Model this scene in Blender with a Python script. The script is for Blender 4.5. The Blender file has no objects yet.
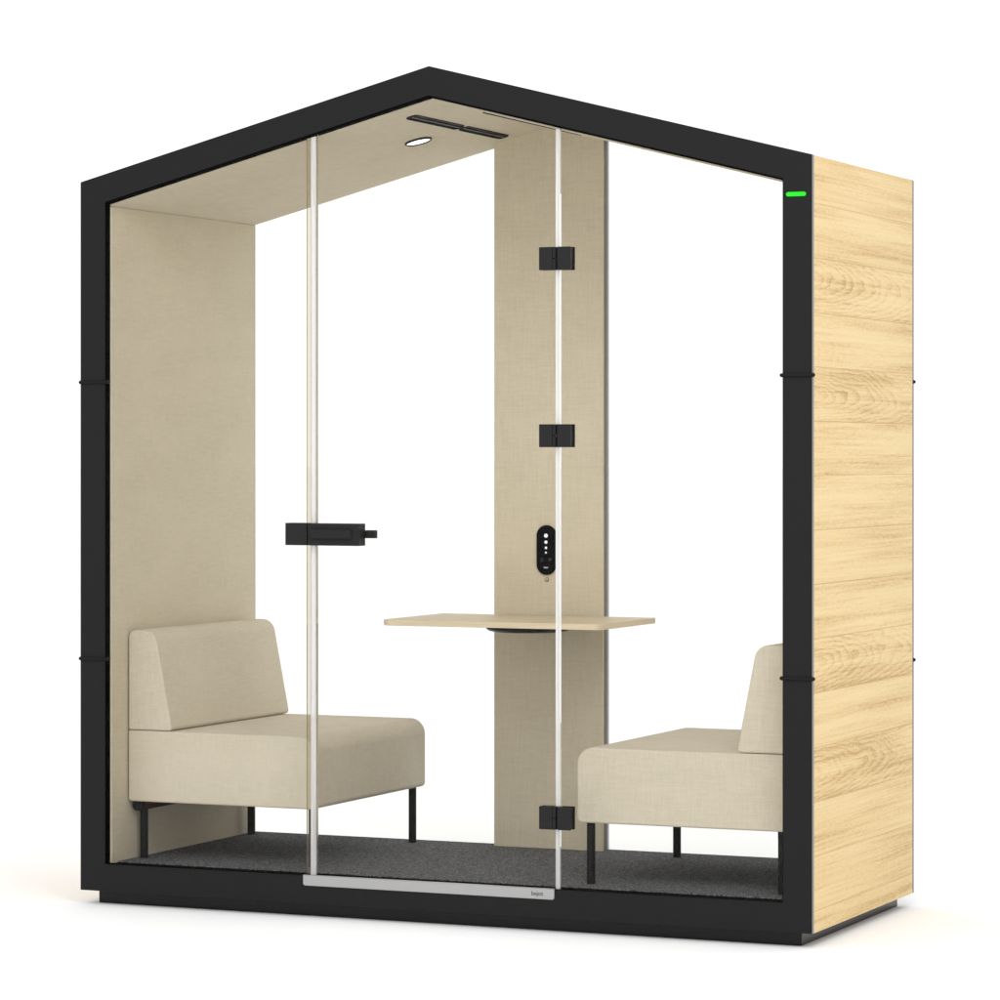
import bpy, bmesh, math
from math import radians as R, sin, cos, pi
from mathutils import Vector, Matrix

sc = bpy.context.scene
C = sc.collection
BASE = 0.0385                       # plinth height: booth coordinates start on top of it
W, D, H, PK = 2.1688, 0.893, 2.0, 2.277
XM = W/2
SL = (PK-H)/XM                      # roof slope
FLOOR = 0.0775

# ------------------------------------------------------------ materials
def mat(name):
    m = bpy.data.materials.new(name); m.use_nodes = True
    nt = m.node_tree
    for n in list(nt.nodes): nt.nodes.remove(n)
    out = nt.nodes.new('ShaderNodeOutputMaterial')
    return m, nt, out
def N(nt, typ, **kw):
    n = nt.nodes.new(typ)
    for k, v in kw.items():
        if k in n.inputs.keys(): n.inputs[k].default_value = v
        else: setattr(n, k, v)
    return n
def L(nt, a, b): nt.links.new(a, b)
def math_(nt, op, a, b=None, c=None):
    n = nt.nodes.new('ShaderNodeMath'); n.operation = op
    for i, v in enumerate((a, b, c)):
        if v is None: continue
        if isinstance(v, (int, float)): n.inputs[i].default_value = v
        else: L(nt, v, n.inputs[i])
    return n.outputs[0]
def coords(nt, scale=(1,1,1), loc=(0,0,0)):
    tc = nt.nodes.new('ShaderNodeTexCoord'); mp = nt.nodes.new('ShaderNodeMapping')
    mp.inputs['Scale'].default_value = scale; mp.inputs['Location'].default_value = loc
    L(nt, tc.outputs['Object'], mp.inputs['Vector']); return mp.outputs[0]
def noise(nt, vec, scale=1.0, detail=2.0, rough=0.5):
    n = nt.nodes.new('ShaderNodeTexNoise'); n.inputs['Scale'].default_value = scale
    n.inputs['Detail'].default_value = detail; n.inputs['Roughness'].default_value = rough
    L(nt, vec, n.inputs['Vector']); return n.outputs['Fac']
def ramp(nt, fac, stops):
    r = nt.nodes.new('ShaderNodeValToRGB'); L(nt, fac, r.inputs[0])
    e = r.color_ramp.elements
    e[0].position, e[0].color = stops[0][0], (*stops[0][1], 1)
    e[1].position, e[1].color = stops[-1][0], (*stops[-1][1], 1)
    for p, c in stops[1:-1]:
        x = e.new(p); x.color = (*c, 1)
    return r.outputs[0]
def principled(nt, out, **kw):
    b = nt.nodes.new('ShaderNodeBsdfPrincipled')
    for k, v in kw.items():
        k = k.replace('_', ' ')
        if hasattr(v, 'node'): L(nt, v, b.inputs[k])
        else: b.inputs[k].default_value = v
    L(nt, b.outputs[0], out.inputs['Surface']); return b
def bump(nt, h, strength, dist, b):
    n = nt.nodes.new('ShaderNodeBump'); n.inputs['Strength'].default_value = strength
    n.inputs['Distance'].default_value = dist
    L(nt, h, n.inputs['Height']); L(nt, n.outputs[0], b.inputs['Normal'])

def m_fabric(name, base, contrast=0.12):
    m, nt, out = mat(name)
    hor = noise(nt, coords(nt, (20, 20, 300)), 1, 3, .65)
    ver = noise(nt, coords(nt, (300, 300, 16)), 1, 3, .65)
    fine = noise(nt, coords(nt, (1, 1, 1)), 520, 1, .5)
    big = noise(nt, coords(nt, (5, 5, 9)), 1, 2, .5)
    s = math_(nt, 'ADD', math_(nt, 'ADD', hor, ver), math_(nt, 'ADD', math_(nt, 'MULTIPLY', fine, .9), math_(nt, 'MULTIPLY', big, .45)))
    s = math_(nt, 'DIVIDE', s, 3.35)
    lo = [c*(1-contrast*1.25) for c in base]; hi = [min(1, c*(1+contrast)) for c in base]
    lo[2] *= .95
    col = ramp(nt, s, [(.40, lo), (.5, base), (.60, hi)])
    b = principled(nt, out, Base_Color=col, Roughness=.95, Specular_IOR_Level=.15, Sheen_Weight=.12, Sheen_Roughness=.5)
    bump(nt, s, .25, .0012, b)
    return m
def m_black(name, v=.026, rough=.55, grain=True, spec=.1):
    m, nt, out = mat(name)
    n = noise(nt, coords(nt), 900, 2, .6)
    col = ramp(nt, n, [(.3, (v*.86,)*3), (.7, (v*1.16,)*3)])
    b = principled(nt, out, Base_Color=col, Roughness=rough, Specular_IOR_Level=spec)
    if grain: bump(nt, n, .15, .0004, b)
    return m
def m_carpet():
    m, nt, out = mat('carpet')
    n1 = noise(nt, coords(nt, (1, 1, 1)), 290, 2, .8)
    n2 = noise(nt, coords(nt, (1, 1, 1)), 120, 2, .6)
    s = math_(nt, 'ADD', math_(nt, 'MULTIPLY', n1, .75), math_(nt, 'MULTIPLY', n2, .25))
    col = ramp(nt, s, [(.375, (.026, .026, .028)), (.5, (.122, .124, .131)), (.625, (.345, .35, .366))])
    b = principled(nt, out, Base_Color=col, Roughness=1.0, Specular_IOR_Level=.05)
    bump(nt, s, .7, .004, b)
    return m
def m_metal(name, col, rough, metallic=1.0):
    m, nt, out = mat(name)
    n = noise(nt, coords(nt, (30, 30, 600)), 1, 2, .5)
    r = math_(nt, 'MULTIPLY_ADD', n, .15, rough-.07)
    principled(nt, out, Base_Color=(*col, 1), Roughness=r, Metallic=metallic)
    return m
def m_emit(name, col, s):
    m, nt, out = mat(name)
    e = N(nt, 'ShaderNodeEmission', Color=(*col, 1), Strength=s); L(nt, e.outputs[0], out.inputs[0]); return m
def m_thin_glass():
    m, nt, out = mat('clear_glass')
    t = N(nt, 'ShaderNodeBsdfTransparent', Color=(.995, .995, .99, 1))
    g = N(nt, 'ShaderNodeBsdfGlossy', Color=(1, 1, 1, 1), Roughness=.0)
    f = N(nt, 'ShaderNodeFresnel', IOR=1.12)
    mx = nt.nodes.new('ShaderNodeMixShader')
    L(nt, f.outputs[0], mx.inputs[0]); L(nt, t.outputs[0], mx.inputs[1]); L(nt, g.outputs[0], mx.inputs[2])
    L(nt, mx.outputs[0], out.inputs[0]); return m
def m_whitened_glass(name, f=.5):  # clear glass; white diffuse share stands in for refracted bright surroundings
    m, nt, out = mat(name)
    g = N(nt, 'ShaderNodeBsdfGlass', Color=(1, 1, 1, 1), Roughness=.05, IOR=1.45)
    d = N(nt, 'ShaderNodeBsdfDiffuse', Color=(.95, .95, .95, 1)); t = N(nt, 'ShaderNodeBsdfTranslucent', Color=(.95, .95, .95, 1))
    m1 = nt.nodes.new('ShaderNodeMixShader'); m1.inputs[0].default_value = .4; L(nt, d.outputs[0], m1.inputs[1]); L(nt, t.outputs[0], m1.inputs[2])
    m2 = nt.nodes.new('ShaderNodeMixShader'); m2.inputs[0].default_value = f; L(nt, g.outputs[0], m2.inputs[1]); L(nt, m1.outputs[0], m2.inputs[2])
    L(nt, m2.outputs[0], out.inputs[0]); return m
def m_refr(name, ior=1.49, tint=(1, 1, 1)):
    m, nt, out = mat(name)
    g = N(nt, 'ShaderNodeBsdfGlass', Color=(*tint, 1), Roughness=.02, IOR=ior)
    L(nt, g.outputs[0], out.inputs[0]); return m

def m_wood(name, top=False):
    """light oak boards: flat-sawn ring figure, boards of .14 m stacked in z, grain along y"""
    m, nt, out = mat(name)
    tc = nt.nodes.new('ShaderNodeTexCoord'); sp = nt.nodes.new('ShaderNodeSeparateXYZ')
    L(nt, tc.outputs['Object'], sp.inputs[0])
    x, y, z = sp.outputs
    zz = math_(nt, 'DIVIDE', math_(nt, 'ADD', z, .0845+.0), .14)
    idx = math_(nt, 'FLOOR', zz); fr = math_(nt, 'FRACT', zz)
    def rnd(seed):
        w = nt.nodes.new('ShaderNodeTexWhiteNoise'); w.noise_dimensions = '1D'
        L(nt, math_(nt, 'ADD', idx, seed), w.inputs['W']); return w.outputs['Value']
    r1, r2, r3 = rnd(3.3), rnd(17.7), rnd(41.1)
    # grain coordinates shifted per board
    cmb = nt.nodes.new('ShaderNodeCombineXYZ')
    L(nt, math_(nt, 'ADD', y, math_(nt, 'MULTIPLY', r1, 9)), cmb.inputs[0])
    L(nt, z, cmb.inputs[1]); L(nt, math_(nt, 'MULTIPLY', r2, 7), cmb.inputs[2])
    def nz(sx, sy, det=2, ro=.5):
        mp = nt.nodes.new('ShaderNodeMapping'); mp.inputs['Scale'].default_value = (sx, sy, 1)
        L(nt, cmb.outputs[0], mp.inputs[0]); return noise(nt, mp.outputs[0], 1, det, ro)
    warp = math_(nt, 'SUBTRACT', nz(3.2, 9, 2, .5), .5)
    warp2 = math_(nt, 'SUBTRACT', nz(9, 30, 2, .5), .5)
    # distance from a tilted, wandering pith line
    dz = math_(nt, 'SUBTRACT', math_(nt, 'MULTIPLY', math_(nt, 'SUBTRACT', fr, .5), .14), math_(nt, 'MULTIPLY_ADD', r3, .10, -.05))
    dz = math_(nt, 'ADD', dz, math_(nt, 'MULTIPLY', warp, .05))
    dep = math_(nt, 'ADD', math_(nt, 'MULTIPLY', math_(nt, 'ADD', y, math_(nt, 'MULTIPLY_ADD', r1, .35, .10)), math_(nt, 'MULTIPLY_ADD', r2, .05, .045)), math_(nt, 'MULTIPLY', warp, .03))
    rr = math_(nt, 'SQRT', math_(nt, 'ADD', math_(nt, 'MULTIPLY', dz, dz), math_(nt, 'MULTIPLY', dep, dep)))
    rr = math_(nt, 'ADD', rr, math_(nt, 'MULTIPLY', warp2, .012))
    rings = math_(nt, 'FRACT', math_(nt, 'MULTIPLY', rr, 125))            # saw-tooth: soft early wood, sharp late wood
    rings = math_(nt, 'POWER', rings, 2.4)
    some = math_(nt, 'MULTIPLY', math_(nt, 'GREATER_THAN', r2, .78), .9)
    ringmask = math_(nt, 'MULTIPLY_ADD', math_(nt, 'MULTIPLY', some, math_(nt, 'SUBTRACT', nz(4, 9, 2, .6), .15)), 1.6, .12)
    streak = nz(2.2, 150, 3, .6)
    broad = nz(.9, 26, 3, .55)
    soft = nz(1.4, 7, 1, .5)
    pores = nz(32, 420, 2, .7)
    fleck = nz(110, 230, 2, .7)
    v = math_(nt, 'MULTIPLY', math_(nt, 'MULTIPLY', rings, ringmask), .20)
    v = math_(nt, 'ADD', v, math_(nt, 'MULTIPLY', streak, .38))
    v = math_(nt, 'ADD', v, math_(nt, 'MULTIPLY', broad, .52))
    v = math_(nt, 'ADD', v, math_(nt, 'MULTIPLY', soft, .16))
    v = math_(nt, 'ADD', v, math_(nt, 'MULTIPLY', pores, .34))
    v = math_(nt, 'ADD', v, math_(nt, 'MULTIPLY', fleck, .22))
    v = math_(nt, 'ADD', v, math_(nt, 'MULTIPLY', r3, .03))
    col = ramp(nt, v, [(.63, (.752, .592, .325)), (.80, (.705, .535, .280)), (.93, (.60, .425, .20)), (1.0, (.47, .31, .13))])
    # board joint: a hairline
    edge = math_(nt, 'LESS_THAN', math_(nt, 'MINIMUM', fr, math_(nt, 'SUBTRACT', 1.0, fr)), .0085)
    mx = nt.nodes.new('ShaderNodeMix'); mx.data_type = 'RGBA'
    L(nt, math_(nt, 'MULTIPLY', edge, math_(nt, 'MULTIPLY_ADD', streak, .9, .12)), mx.inputs[0]); L(nt, col, mx.inputs[6]); mx.inputs[7].default_value = (.42, .27, .12, 1)
    b = principled(nt, out, Base_Color=mx.outputs[2], Roughness=.6, Specular_IOR_Level=.25)
    bump(nt, math_(nt, 'SUBTRACT', 1.0, math_(nt, 'ADD', v, edge)), .18, .001, b)
    return m

def m_laminate():
    m, nt, out = mat('table_laminate')
    n = noise(nt, coords(nt, (9, 160, 160)), 1, 3, .6)
    col = ramp(nt, n, [(.3, (.62, .52, .36)), (.7, (.70, .60, .43))])
    principled(nt, out, Base_Color=col, Roughness=.5, Specular_IOR_Level=.3)
    return m
def m_ground():
    m, nt, out = mat('white_studio_floor')
    n = noise(nt, coords(nt), 1.5, 2, .5)
    col = ramp(nt, n, [(.3, (.912,)*3), (.7, (.920,)*3)])
    principled(nt, out, Base_Color=col, Roughness=1.0, Specular_IOR_Level=0.0)
    return m

M = dict(
    fabric=m_fabric('beige_wall_fabric', (.612, .546, .420), .075),
    sofa=m_fabric('beige_sofa_fabric', (.615, .553, .440), .075),
    frame=m_black('black_powder_coat', .0145, .42),
    channel=m_black('black_rubber_channel', .003, .8, False, .02),
    band=m_black('black_band', .012, .6, False),
    plinth=m_black('black_plinth', .008, .22, True, .22),
    leg=m_black('black_leg_paint', .014, .4, False),
    hw=m_black('black_hardware', .02, .42, False),
    void=m_black('vent_void', .004, .8, False),
    panelblack=m_black('gloss_black', .0035, .5, False, .03),
    carpet=m_carpet(), wood=m_wood('oak_boards'), laminate=m_laminate(),
    alu=m_metal('aluminium_edge', (.20, .20, .215), .5, .3),
    steel=m_metal('brushed_steel', (.44, .437, .435), .38),
    board=m_black('shaded_grey_board', .21, .6, False), lit_grey=m_metal('lit_grey_metal', (.36, .365, .38), .45, .7),  # two greys: shaded and lit halves of the column back, as colour
    glass=m_thin_glass(), seal=m_whitened_glass('whitened_clear_seal', .52), edge=m_refr('glass_edge', 1.5, (.86, .83, .77)),  # seal: refracted white put into its colour
    green=m_emit('green_light', (.04, 1.0, .045), 1.0), white=m_emit('white_light', (1, .99, .96), 2.2),
    dot=m_emit('white_dot', (1, 1, 1), .95), faint=m_emit('faint_icon', (1, 1, 1), .10), ground=m_ground(),
    brown=m_black('brown_wood_underside', .02, .7, False),
    edgewood=m_black('brown_edge_board', .09, .7, False), ink=m_black('black_ink', .01, .6, False),
)
nt = M['brown'].node_tree
for n in M['edgewood'].node_tree.nodes:
    if n.type == 'VALTORGB':
        n.color_ramp.elements[0].color = (.17, .115, .055, 1); n.color_ramp.elements[1].color = (.21, .15, .075, 1)
for n in nt.nodes:
    if n.type == 'VALTORGB':
        n.color_ramp.elements[0].color = (.045, .014, .008, 1); n.color_ramp.elements[1].color = (.075, .022, .012, 1)

# ------------------------------------------------------------ mesh helpers
def link(name, me, m, parent=None, smooth=True, angle=40):
    o = bpy.data.objects.new(name, me); C.objects.link(o)
    if m: me.materials.append(M[m])
    if parent: o.parent = parent
    if smooth:
        for p in me.polygons: p.use_smooth = True
        me.set_sharp_from_angle(angle=R(angle))
        w = o.modifiers.new('wn', 'WEIGHTED_NORMAL'); w.keep_sharp = True
    return o
def fin(name, bm, m, parent=None, smooth=True, angle=40):
    bmesh.ops.recalc_face_normals(bm, faces=bm.faces)
    me = bpy.data.meshes.new(name); bm.to_mesh(me); bm.free()
    return link(name, me, m, parent, smooth, angle)
def bx(bm, x0, x1, y0, y1, z0, z1, bev=0, seg=3):
    r = bmesh.ops.create_cube(bm, size=1, matrix=Matrix.Translation(((x0+x1)/2, (y0+y1)/2, (z0+z1)/2)) @ Matrix.Diagonal((x1-x0, y1-y0, z1-z0, 1)))
    if bev:
        es = list({e for v in r['verts'] for e in v.link_edges})
        bmesh.ops.bevel(bm, geom=es, offset=bev, segments=seg, affect='EDGES', profile=.5, clamp_overlap=True)
def box(name, a, m, parent=None, bev=.0, seg=3):
    bm = bmesh.new(); bx(bm, *a, bev, seg); return fin(name, bm, m, parent)
def rpoly(pts, rad, seg=8):
    out = []; n = len(pts)
    for i, p in enumerate(pts):
        r = rad[i] if isinstance(rad, (list, tuple)) else rad
        p = Vector(p); a = Vector(pts[i-1]); b = Vector(pts[(i+1) % n])
        if r <= 0: out.append(tuple(p)); continue
        u = (a-p).normalized(); v = (b-p).normalized(); ang = u.angle(v); t = r/math.tan(ang/2)
        s = p+u*t; e = p+v*t; c = p+(u+v).normalized()*(r/sin(ang/2))
        a0 = (s-c); a1 = (e-c); tot = a0.angle_signed(a1) if False else None
        for k in range(seg+1):
            f = k/seg; d = (a0*(1-f)+a1*f).normalized()*r
            out.append(tuple(c+d))
    return out
def prism(bm, pts, axis, a, b, bev=0, seg=3):
    """extrude a closed 2-D outline along axis ('y': pts are x,z; 'x': y,z; 'z': x,y)"""
    def P(p, t): return {'y': (p[0], t, p[1]), 'x': (t, p[0], p[1]), 'z': (p[0], p[1], t)}[axis]
    A = [bm.verts.new(P(p, a)) for p in pts]; B = [bm.verts.new(P(p, b)) for p in pts]
    fs = [bm.faces.new(A), bm.faces.new(B)]
    n = len(pts)
    for i in range(n): bm.faces.new((A[i], A[(i+1) % n], B[(i+1) % n], B[i]))
    bmesh.ops.recalc_face_normals(bm, faces=bm.faces)
    if bev:
        es = [e for f in fs for e in f.edges]
        bmesh.ops.bevel(bm, geom=es, offset=bev, segments=seg, affect='EDGES', profile=.5, clamp_overlap=True)
def ring_prism(bm, outer, inner, y0, y1):
    n = len(outer)
    V = lambda p, y: bm.verts.new((p[0], y, p[1]))
    o0 = [V(p, y0) for p in outer]; i0 = [V(p, y0) for p in inner]; o1 = [V(p, y1) for p in outer]; i1 = [V(p, y1) for p in inner]
    for k in range(n):
        j = (k+1) % n
        bm.faces.new((o0[k], o0[j], i0[j], i0[k])); bm.faces.new((o1[k], i1[k], i1[j], o1[j]))
        bm.faces.new((o0[k], o1[k], o1[j], o0[j])); bm.faces.new((i0[k], i0[j], i1[j], i1[k]))
def tube(bm, path, r, seg=12, closed=False):
    rings = []; n = len(path); P = [Vector(p) for p in path]
    for i in range(n):
        d = (P[min(i+1, n-1)]-P[max(i-1, 0)]).normalized()
        up = Vector((0, 0, 1)) if abs(d.z) < .9 else Vector((1, 0, 0))
        s = d.cross(up).normalized(); t = s.cross(d)
        rings.append([bm.verts.new(P[i]+(s*cos(2*pi*k/seg)+t*sin(2*pi*k/seg))*r) for k in range(seg)])
    for i in range(n-1):
        for k in range(seg): bm.faces.new((rings[i][k], rings[i][(k+1) % seg], rings[i+1][(k+1) % seg], rings[i+1][k]))
    bm.faces.new(rings[0]); bm.faces.new(rings[-1])
def cyl(bm, c, r, z0, z1, seg=24, r2=None):
    bmesh.ops.create_cone(bm, cap_ends=True, segments=seg, radius1=r, radius2=r if r2 is None else r2, depth=z1-z0, matrix=Matrix.Translation((c[0], c[1], (z0+z1)/2)))
def capsule_pts(cx, cz, w, h, seg=12):
    r = min(w, h)/2
    return rpoly([(cx-w/2, cz-h/2), (cx+w/2, cz-h/2), (cx+w/2, cz+h/2), (cx-w/2, cz+h/2)], r*.999, seg)
def text(name, s, size, loc, rot, m, parent, depth=.0002):
    cu = bpy.data.curves.new(name, 'FONT'); cu.body = s; cu.size = size; cu.extrude = depth; cu.align_x = 'CENTER'; cu.align_y = 'CENTER'
    t = bpy.data.objects.new(name, cu); C.objects.link(t)
    bpy.context.view_layer.update()
    me = bpy.data.meshes.new_from_object(t.evaluated_get(bpy.context.evaluated_depsgraph_get()))
    bpy.data.objects.remove(t)
    o = link(name, me, m, parent, smooth=False); o.location = loc; o.rotation_euler = rot; return o

# ------------------------------------------------------------ ground
bm = bmesh.new(); bmesh.ops.create_grid(bm, x_segments=1, y_segments=1, size=300)
g = fin('ground', bm, 'ground', smooth=False); g['kind'] = 'structure'; g['label'] = 'plain white studio floor under the booth'

# ------------------------------------------------------------ booth
booth = bpy.data.objects.new('office_booth', None); C.objects.link(booth)
booth.location = (0, 0, BASE)
booth['label'] = 'black framed gable roof meeting booth with glass front, oak side and beige fabric lining'
booth['category'] = 'booth'

outer = [(0, 0), (W, 0), (W, H), (XM, PK), (0, H)]
IX = .0785; IZ0 = .0765; IZE = 1.941; IZP = IZE+SL*(XM-IX)
inner = [(IX, IZ0), (W-IX, IZ0), (W-IX, IZE), (XM, IZP), (IX, IZE)]
def frame(name, y0, y1):
    bm = bmesh.new(); ring_prism(bm, outer, inner, y0, y1)
    es = [e for e in bm.edges if abs(e.verts[0].co.y-e.verts[1].co.y) < 1e-6 and (e.verts[0].co.xz-e.verts[1].co.xz).length > .3]
    bmesh.ops.recalc_face_normals(bm, faces=bm.faces)
    bmesh.ops.bevel(bm, geom=es, offset=.0012, segments=2, affect='EDGES', profile=.5)
    return fin(name, bm, 'frame', booth)
front = frame('front_frame', 0, .016)
back = frame('back_frame', D-.016, D)

inn2 = [(IX+.0012, IZ0+.0012), (W-IX-.0012, IZ0+.0012), (W-IX-.0012, IZE-.0050), (XM, IZP-.0055), (IX+.0012, IZE-.0050)]
bm = bmesh.new(); ring_prism(bm, inner, inn2, .0012, .0268); fin('channel_liner', bm, 'channel', booth, smooth=False)
# plinth
box('plinth', (.037, W-.040, .037, D-.02, -BASE+.0003, -.0005), 'plinth', booth, .002, 2)
# floor: black rim plate and carpet
fl = box('floor', (.03, W-.03, .017, D-.017, .002, FLOOR-.0025), 'channel', booth)
box('carpet', (.0845, W-.0845, .060, D-.004, FLOOR-.002, FLOOR+.001), 'carpet', booth, .002, 2)
Y0, Y1 = .0122, D-.0125
for (xa, xb, o_) in ((W-.018, W+.0012, 1), (-.0012, .018, -1)):
    bm = bmesh.new()
    zt = H - .001
    pts = [(Y0, 0), (Y1, 0), (Y1, zt), (Y0, zt)]
    if o_ > 0: bx(bm, W-.018, W+.0001, .0165, D-.0165, .0, zt); bx(bm, W+.0003, W+.0012, Y0, Y1, .0, zt)
    else: bx(bm, -.0001, .018, .0165, D-.0165, .0, zt); bx(bm, -.0012, -.0003, Y0, Y1, .0, zt)
    s = fin('side_panel', bm, 'wood', booth, smooth=False)
    x0, x1 = (W+.0003, W+.0016) if o_ > 0 else (-.0016, -.0003)
    for (ya, yb) in ((.0003, Y0-.0002), (Y1+.0002, D-.0003)):
        e = box('edge_trim', (x0, x1, ya, yb, .0005, zt), 'alu', s)

# wall linings
def front_bevel(bm, w):
    es = [e for e in bm.edges if max(v.co.y for v in e.verts) < .03]
    bmesh.ops.bevel(bm, geom=es, offset=w, segments=4, affect='EDGES', profile=.5)
LX = .0835
def zc(x): return 1.9305+SL*((x if x < XM else W-x)-IX)       # underside of ceiling lining
for k in (0, 1):
    x0, x1 = (.0185, LX) if k == 0 else (W-LX, W-.0185)
    bm = bmesh.new(); bx(bm, x0, x1, .0275, D-.002, FLOOR-.003, zc(LX)-.0012); front_bevel(bm, .006)
    fin('wall_lining', bm, 'fabric', booth)
    # roof
    if k == 0: pts = [(.0005, H-.001), (XM-.0002, PK-.001), (XM-.0002, PK-.045), (.0005, H-.045)]
    else: pts = [(W-.0005, H-.001), (XM+.0002, PK-.001), (XM+.0002, PK-.045), (W-.0005, H-.045)]
    pts = [(min(max(px_, .0186), W-.0186) if False else px_, pz) for px_, pz in pts]
    bm = bmesh.new()
    prism(bm, [(p[0], p[1]) for p in pts], 'y', .0166, D-.0166)
    fin('roof_panel', bm, 'frame', booth, smooth=False)

zr = zc(XM); e0 = .02
bm = bmesh.new(); prism(bm, [(e0, zc(e0)), (XM, zr), (W-e0, zc(e0)), (W-e0, zc(e0)+.03), (XM, zr+.03), (e0, zc(e0)+.03)], 'y', .0275, D-.002); front_bevel(bm, .005)
fin('ceiling_lining', bm, 'fabric', booth, angle=25)

# joint bands on the frame corners
def band(xa, xb, yface, out, zz, inner_side):
    """C-shaped rubber band round a post; xa outer side, xb inner side"""
    r = .0052; y = yface+out*.0015; dep = -out
    bm = bmesh.new()
    so = 1 if xa > xb else -1
    A = xa+so*.0022; B = xb-so*.004
    pth = [(A, y+dep*.007, zz), (A, y+dep*.002, zz), (A-so*.0015, y, zz), (B+so*.0015, y, zz), (B, y+dep*.002, zz), (B, y+dep*.016, zz)]
    tube(bm, pth, r, 12)
    return fin('joint_band', bm, 'band', booth, angle=60)
for zz in (1.434, .6537):
    band(0, IX, 0, -1, zz, 1); band(W, W-IX, 0, -1, zz, 1)
    band(W, W-IX, D, 1, zz, 1)

# status light
bm = bmesh.new(); prism(bm, capsule_pts(2.1262, 1.8992, .0535, .0112), 'y', -.0022, .001, .0008, 2)
o = fin('status_light', bm, 'green', booth); o['label'] = 'lit green status light bar'

# ------------------------------------------------------------ glass front
G0, G1 = .0075, .0125              # glass planes
XS1, XS2, XH = .724, .752, 1.459
def ci(x): return IZE+SL*((x if x < XM else W-x)-IX) - .003
def pane(name, xa, xb, y0, y1, m='glass', parent=booth, z0=IZ0+.001, top=ci):
    pts = [(xa, z0), (xb, z0), (xb, top(xb))]
    if xa < XM < xb: pts.append((XM, top(XM)))
    pts.append((xa, top(xa)))
    bm = bmesh.new(); prism(bm, pts, 'y', y0, y1); return fin(name, bm, m, parent, smooth=False)
p1 = pane('glass_pane', IX+.001, XS1-.012, G0, G1)
door = pane('glass_door', XS1+.021, XH-.007, G0, G1)
p2 = pane('glass_pane', XH+.007, W-IX-.001, G0, G1)
def strip(name, xa, xb, y0, y1, m, parent, bev=0):
    pts = [(xa, IZ0+.001), (xb, IZ0+.001), (xb, ci(xb)-.006), (xa, ci(xa)-.006)]
    bm = bmesh.new(); prism(bm, pts, 'y', y0, y1)
    if bev:
        es = [e for e in bm.edges if abs(e.verts[0].co.z-e.verts[1].co.z) > 1]
        bmesh.ops.bevel(bm, geom=es, offset=bev, segments=4, affect='EDGES', profile=.5)
    return fin(name, bm, m, parent, smooth=True)
strip('glass_edge', XS1-.0118, XS1+.001, G0-.0015, G1+.0015, 'edge', p1)
strip('door_seal', XS1+.0015, XS1+.0165, G0-.003, G1+.004, 'seal', door, .003)
strip('door_seal', XS1+.0185, XS1+.0208, G0-.0005, G1+.0005, 'edge', door, .0004)
strip('hinge_seal', XH-.0068, XH+.0068, G0-.003, G1+.006, 'seal', door, .005)

# back glazing either side of the column
CX0, CX1, CY = .9065, 1.2525, .835
pane('back_glass', LX, CX0+.004, .8865, .8895, top=lambda x: zc(x)-.001, z0=FLOOR+.002)
pane('back_glass', CX1-.004, W-LX, .8865, .8895, top=lambda x: zc(x)-.001, z0=FLOOR+.002)

# threshold plate
bm = bmesh.new()
prism(bm, rpoly([(.7055, .0495), (1.4525, .0495), (1.4525, .0770), (.7055, .0770)], [.007, .007, .0008, .0008]), 'y', -.0022, -.0002, .0006, 2)
plate = fin('threshold_plate', bm, 'steel', booth)
box('plate_lip', (.7055, 1.4525, -.0022, .006, .0771, .0785), 'steel', plate, .0004, 2)
text('lettering', 'bejot', .0165, (1.4035, -.0024, .0637), (pi/2, 0, 0), 'ink', plate)

# hinges
for zz in (1.7495, 1.2797, .2665):
    bm = bmesh.new()
    h = .0305
    bx(bm, 1.4115, 1.4495, -.010, .022, zz-h, zz+h, .0012, 2)
    bx(bm, 1.4500, 1.4590, -.009, .021, zz+.0008, zz+h, .001, 2)
    bx(bm, 1.4500, 1.4590, -.009, .021, zz-h, zz-.0008, .001, 2)
    bx(bm, 1.4590, 1.4640, -.002, .018, zz-h+.001, zz+h-.001)
    bx(bm, 1.4645, 1.5020, -.010, -.003, zz-h, zz+h, .0012, 2)
    bx(bm, 1.4660, 1.5020, .017, .024, zz-h, zz+h, .0012, 2)
    bx(bm, 1.4660, 1.4990, -.003, .017, zz-h+.004, zz+h-.004)
    fin('hinge', bm, 'hw', door)

# lock case on the fixed pane, handle case with lever on the door
bm = bmesh.new(); bx(bm, .6555, .7215, -.012, .028, .9815, 1.0425, .0012, 2); fin('lock_case', bm, 'hw', p1)
bm = bmesh.new(); bx(bm, .7245, .8800, -.012, .030, .9812, 1.0418, .0016, 2); fin('handle_case', bm, 'hw', door)
bm = bmesh.new()
prism(bm, rpoly([(.7380, -.0225), (.8560, -.0225), (.8600, -.0121), (.7380, -.0121)], [.002, .004, 0, 0]), 'z', 1.0005, 1.0255, .0015, 2)
fin('door_lever', bm, 'hw', door)
bm = bmesh.new(); bx(bm, .878, .9095, .031, .045, 1.0015, 1.0235, .0015, 2); bx(bm, .865, .879, .0302, .044, 1.003, 1.022)
fin('inner_knob', bm, 'hw', door)

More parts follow.
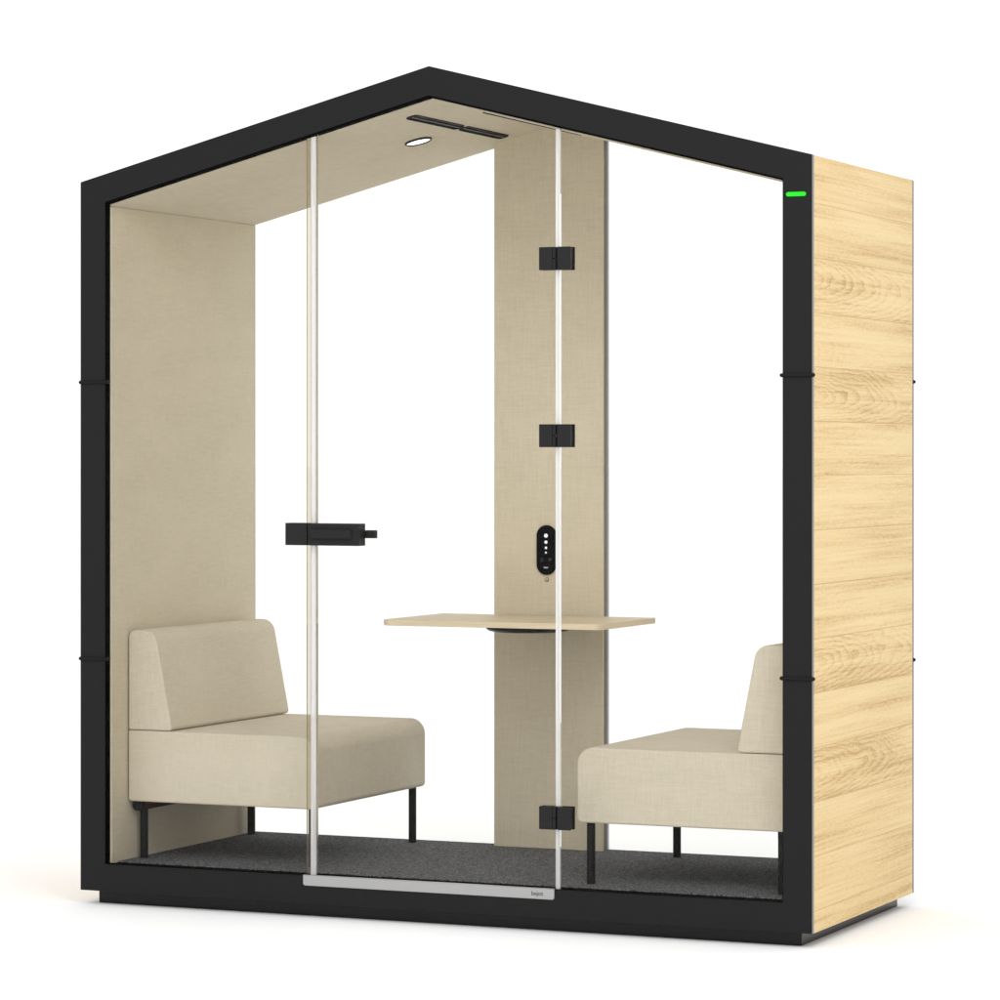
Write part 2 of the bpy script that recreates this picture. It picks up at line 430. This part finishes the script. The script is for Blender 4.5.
# ------------------------------------------------------------ column with control panel
def zcol(x): return zc(x)+.004
pts = [(CX0, FLOOR-.001), (CX1, FLOOR-.001), (CX1, zcol(CX1)), (XM, zcol(XM)), (CX0, zcol(CX0))]
bm = bmesh.new(); prism(bm, pts, 'y', CY, CY+.010, .0015, 2); col = fin('column', bm, 'fabric', booth)
bm = bmesh.new(); prism(bm, pts, 'y', CY+.0101, CY+.017); fin('column_edge', bm, 'edgewood', col, smooth=False)
M['edgewood'].node_tree.nodes
pts2 = [(CX0+.001, FLOOR-.001), (CX1-.001, FLOOR-.001), (CX1-.001, zcol(CX1)), (XM, zcol(XM)), (CX0+.001, zcol(CX0))]
bm = bmesh.new(); prism(bm, pts2, 'y', CY+.0171, CY+.0365); fin('column_back', bm, 'board', col, smooth=False)  # dark half of the column back, its shade put into the colour
bm = bmesh.new(); prism(bm, pts2, 'y', CY+.0367, D-.002)
es = [e for e in bm.edges if abs(e.verts[0].co.z-e.verts[1].co.z) > 1 and min(v.co.y for v in e.verts) > CY+.04]
bmesh.ops.bevel(bm, geom=es, offset=.008, segments=5, affect='EDGES', profile=.5)
fin('column_back_lit', bm, 'lit_grey', col)  # lighter half: reflected light on the rounded back, put into the colour
bm = bmesh.new(); prism(bm, capsule_pts(1.0762, .951, .0615, .1455, 16), 'y', CY-.008, CY-.0002, .002, 3)
ctl = fin('control_panel', bm, 'panelblack', booth)
for dz_, r in ((.993, .0060), (.974, .0048), (.9575, .0038), (.9435, .0028)):
    bm = bmesh.new(); bmesh.ops.create_cone(bm, cap_ends=True, segments=20, radius1=r, radius2=r, depth=.0006, matrix=Matrix.Translation((1.0762, CY-.0084, dz_)) @ Matrix.Rotation(pi/2, 4, 'X'))
    fin('indicator_dot', bm, 'dot', ctl, smooth=False)
for cx_, kind in ((1.0635, 0), (1.0890, 1)):
    bm = bmesh.new()
    n = 20; r = .0042
    tube(bm, [(cx_+r*cos(2*pi*k/n), CY-.0084, .9235+r*sin(2*pi*k/n)) for k in range(n+1)], .00045, 6)
    if kind == 0: bx(bm, cx_-.0014, cx_+.0014, CY-.0087, CY-.0082, .9165, .9185)
    else:
        for a in (0, 2*pi/3, 4*pi/3):
            tube(bm, [(cx_, CY-.0084, .9235), (cx_+r*.8*cos(a), CY-.0084, .9235+r*.8*sin(a))], .0006, 6)
    fin('touch_icon', bm, 'faint', ctl, smooth=False)
text('lettering', 'bejot', .0066, (1.0762, CY-.0083, .9003), (pi/2, 0, 0), 'dot', ctl)
bm = bmesh.new(); bmesh.ops.create_uvsphere(bm, u_segments=16, v_segments=10, radius=.0062, matrix=Matrix.Translation((1.0768, CY-.002, .8645)))
fin('round_button', bm, 'steel', booth)

# ------------------------------------------------------------ table on the column
TX = .337; TY0, TY1, TZ, TT = .398, .822, .7605, .0165
bm = bmesh.new()
prism(bm, rpoly([(XM-TX, TY0), (XM+TX, TY0), (XM+TX, TY1), (XM-TX, TY1)], [.028, .028, .003, .003]), 'z', TZ-TT, TZ, .0012, 2)
tab = fin('table_top', bm, 'laminate', booth)
bm = bmesh.new()
n = 40
prof = [(0.0, .0), (.095, .0), (.112, .003), (.120, .009), (.120, .0165)]
rings = [[bm.verts.new((1.135+r*cos(2*pi*k/n), .560+r*sin(2*pi*k/n), TZ-TT-.0172+z)) for k in range(n)] for r, z in prof[1:]]
bm.faces.new(rings[0]); bm.faces.new(rings[-1])
for a, b in zip(rings[:-1], rings[1:]):
    for k in range(n): bm.faces.new((a[k], a[(k+1) % n], b[(k+1) % n], b[k]))
bx(bm, 1.06, 1.20, .60, CY-.0005, TZ-TT-.017, TZ-TT-.001, .003)
fin('table_bracket', bm, 'leg', tab)

# ------------------------------------------------------------ ceiling lamp and vents (built flat, then laid on the slope)
def slope_mat(x, y, side=-1):
    z = zc(x); ang = math.atan(SL) * (-1 if side < 0 else 1)
    return Matrix.Translation((x, y, z)) @ Matrix.Rotation(ang, 4, 'Y')
def lamp(x, y, side=-1):
    Mx = slope_mat(x, y, side)
    bm = bmesh.new(); n = 40
    prof = [(.0345, .004), (.0345, -.0045), (.0365, -.0058), (.0395, -.0045), (.0400, .004)]
    rg = [[bm.verts.new((r*cos(2*pi*k/n), r*sin(2*pi*k/n), z)) for k in range(n)] for r, z in prof]
    for a, b in zip(rg[:-1], rg[1:]):
        for k in range(n): bm.faces.new((a[k], a[(k+1) % n], b[(k+1) % n], b[k]))
    bm.transform(Mx); l = fin('ceiling_lamp', bm, 'leg', booth)
    bm = bmesh.new(); bmesh.ops.create_cone(bm, cap_ends=True, segments=40, radius1=.0343, radius2=.0343, depth=.002, matrix=Matrix.Translation((0, 0, -.0012)))
    bm.transform(Mx); fin('lamp_lens', bm, 'white', l, smooth=False)
lamp(.836, .461)
def vent(x, yc, length, side):
    Mx = slope_mat(x, yc, side); w = .034
    bm = bmesh.new()
    o_ = rpoly([(-w/2, -length/2), (w/2, -length/2), (w/2, length/2), (-w/2, length/2)], w*.42, 8)
    i_ = rpoly([(-w/2+.002, -length/2+.002), (w/2-.002, -length/2+.002), (w/2-.002, length/2-.002), (-w/2+.002, length/2-.002)], w*.42-.002, 8)
    A = [bm.verts.new((p[0], p[1], .003)) for p in o_]; B = [bm.verts.new((p[0], p[1], -.0036)) for p in o_]
    E_ = [bm.verts.new((p[0], p[1], -.0036)) for p in i_]; F_ = [bm.verts.new((p[0], p[1], .002)) for p in i_]
    n = len(o_)
    for k in range(n):
        j = (k+1) % n
        for P_, Q_ in ((A, B), (B, E_), (E_, F_)): bm.faces.new((P_[k], P_[j], Q_[j], Q_[k]))
    bm.transform(Mx); v = fin('air_vent', bm, 'leg', booth)
    bm = bmesh.new(); prism(bm, i_, 'z', -.0010, -.0006); bm.transform(Mx); fin('vent_opening', bm, 'void', v, smooth=False)
    bm = bmesh.new(); bx(bm, -.0012, .0012, -length/2+.008, length/2-.008, -.0030, -.0011); bm.transform(Mx); fin('vent_slat', bm, 'alu', v)
for side, x in ((-1, .969), (1, W-.969)):
    vent(x, .293, .335, side); vent(x, .622, .300, side)

# ------------------------------------------------------------ sofas
def make_sofa():
    """origin: back foot corner of the sofa at floor; local +x is the front of the seat, y runs along the sofa"""
    root = bpy.data.objects.new('sofa', None); C.objects.link(root)
    LN = .726; DP = .595; z0 = .1655; z1 = .3675
    bm = bmesh.new()
    pr = rpoly([(0, z0), (DP, z0), (DP, z1), (0, z1)], [.010, .014, .046, .006], 10)
    prism(bm, pr, 'y', 0, LN, .009, 4)
    fin('seat', bm, 'sofa', root, angle=50)
    bm = bmesh.new()
    pr = rpoly([(.0, z1+.0015), (.142, z1+.0015), (.086, z1+.285), (.0, z1+.285)], [.006, .010, .040, .022], 10)
    prism(bm, pr, 'y', .001, LN-.001, .009, 4)
    fin('backrest', bm, 'sofa', root, angle=50)
    for x in (.023, .564):
        for y in (.052, .700):
            bm = bmesh.new(); cyl(bm, (x, y), .0115, .0005, z0+.004, 24)
            fin('leg', bm, 'leg', root)
    bm = bmesh.new(); prism(bm, rpoly([(.004, z0-.029), (.034, z0-.029), (.034, z0-.001), (.004, z0-.001)], [.012, .012, .002, .002]), 'y', .020, LN-.045, .002, 2)
    fin('rail', bm, 'leg', root)
    bm = bmesh.new(); bx(bm, .0345, .037, .030, LN-.030, z0-.021, z0-.0005)
    o = fin('base_board', bm, 'brown', root)
    return root
s1 = make_sofa()
s1.location = (.0875, .113, BASE+FLOOR+.001)
s1['label'] = 'beige fabric sofa against the left wall lining, facing right'
s1['category'] = 'sofa'; s1['group'] = 'beige sofas inside the booth'
s2 = s1.copy(); C.objects.link(s2)
for ch in list(s1.children):
    c = ch.copy(); C.objects.link(c); c.parent = s2
s2.rotation_euler = (0, 0, pi)
s2.location = (W-.0875-.017+.0, .113+.726, BASE+FLOOR+.001)
s2['label'] = 'beige fabric sofa at the oak side, partly hidden by the right frame post'

# ------------------------------------------------------------ camera
cam = bpy.data.cameras.new('camera'); co = bpy.data.objects.new('camera', cam); C.objects.link(co)
co.location = (4.91211, -8.19435, 1.22816+BASE)
co.rotation_euler = (pi/2, 0, .415747)
cam.sensor_width = 36; cam.lens = 3355.178/1000*36
cam.shift_y = -(500-455.175)/1000
cam.clip_end = 1000
sc.camera = co

# ------------------------------------------------------------ light: white studio surround and soft boxes
w = bpy.data.worlds.new('World'); sc.world = w; w.use_nodes = True
bg = w.node_tree.nodes['Background']; bg.inputs[0].default_value = (1, 1, 1, 1); bg.inputs[1].default_value = 1.19
def area(name, loc, target, size, power, col=(1, 1, 1)):
    l = bpy.data.lights.new(name, 'AREA'); l.shape = 'RECTANGLE'; l.size = size[0]; l.size_y = size[1]; l.energy = power; l.color = col
    o = bpy.data.objects.new(name, l); C.objects.link(o); o.location = loc
    o.rotation_euler = (Vector(target)-Vector(loc)).to_track_quat('-Z', 'Y').to_euler(); return o
area('key_softbox', (3.7, -2.6, 3.4), (1.7, .1, 1.4), (1.6, 1.6), 48)

sc.view_settings.view_transform = 'Standard'; sc.view_settings.look = 'None'
sc.view_settings.gamma = 1; sc.view_settings.exposure = 0; sc.view_settings.use_curve_mapping = False
sc.render.engine = 'CYCLES'
sc.cycles.max_bounces = 14; sc.cycles.transparent_max_bounces = 16; sc.cycles.transmission_bounces = 12
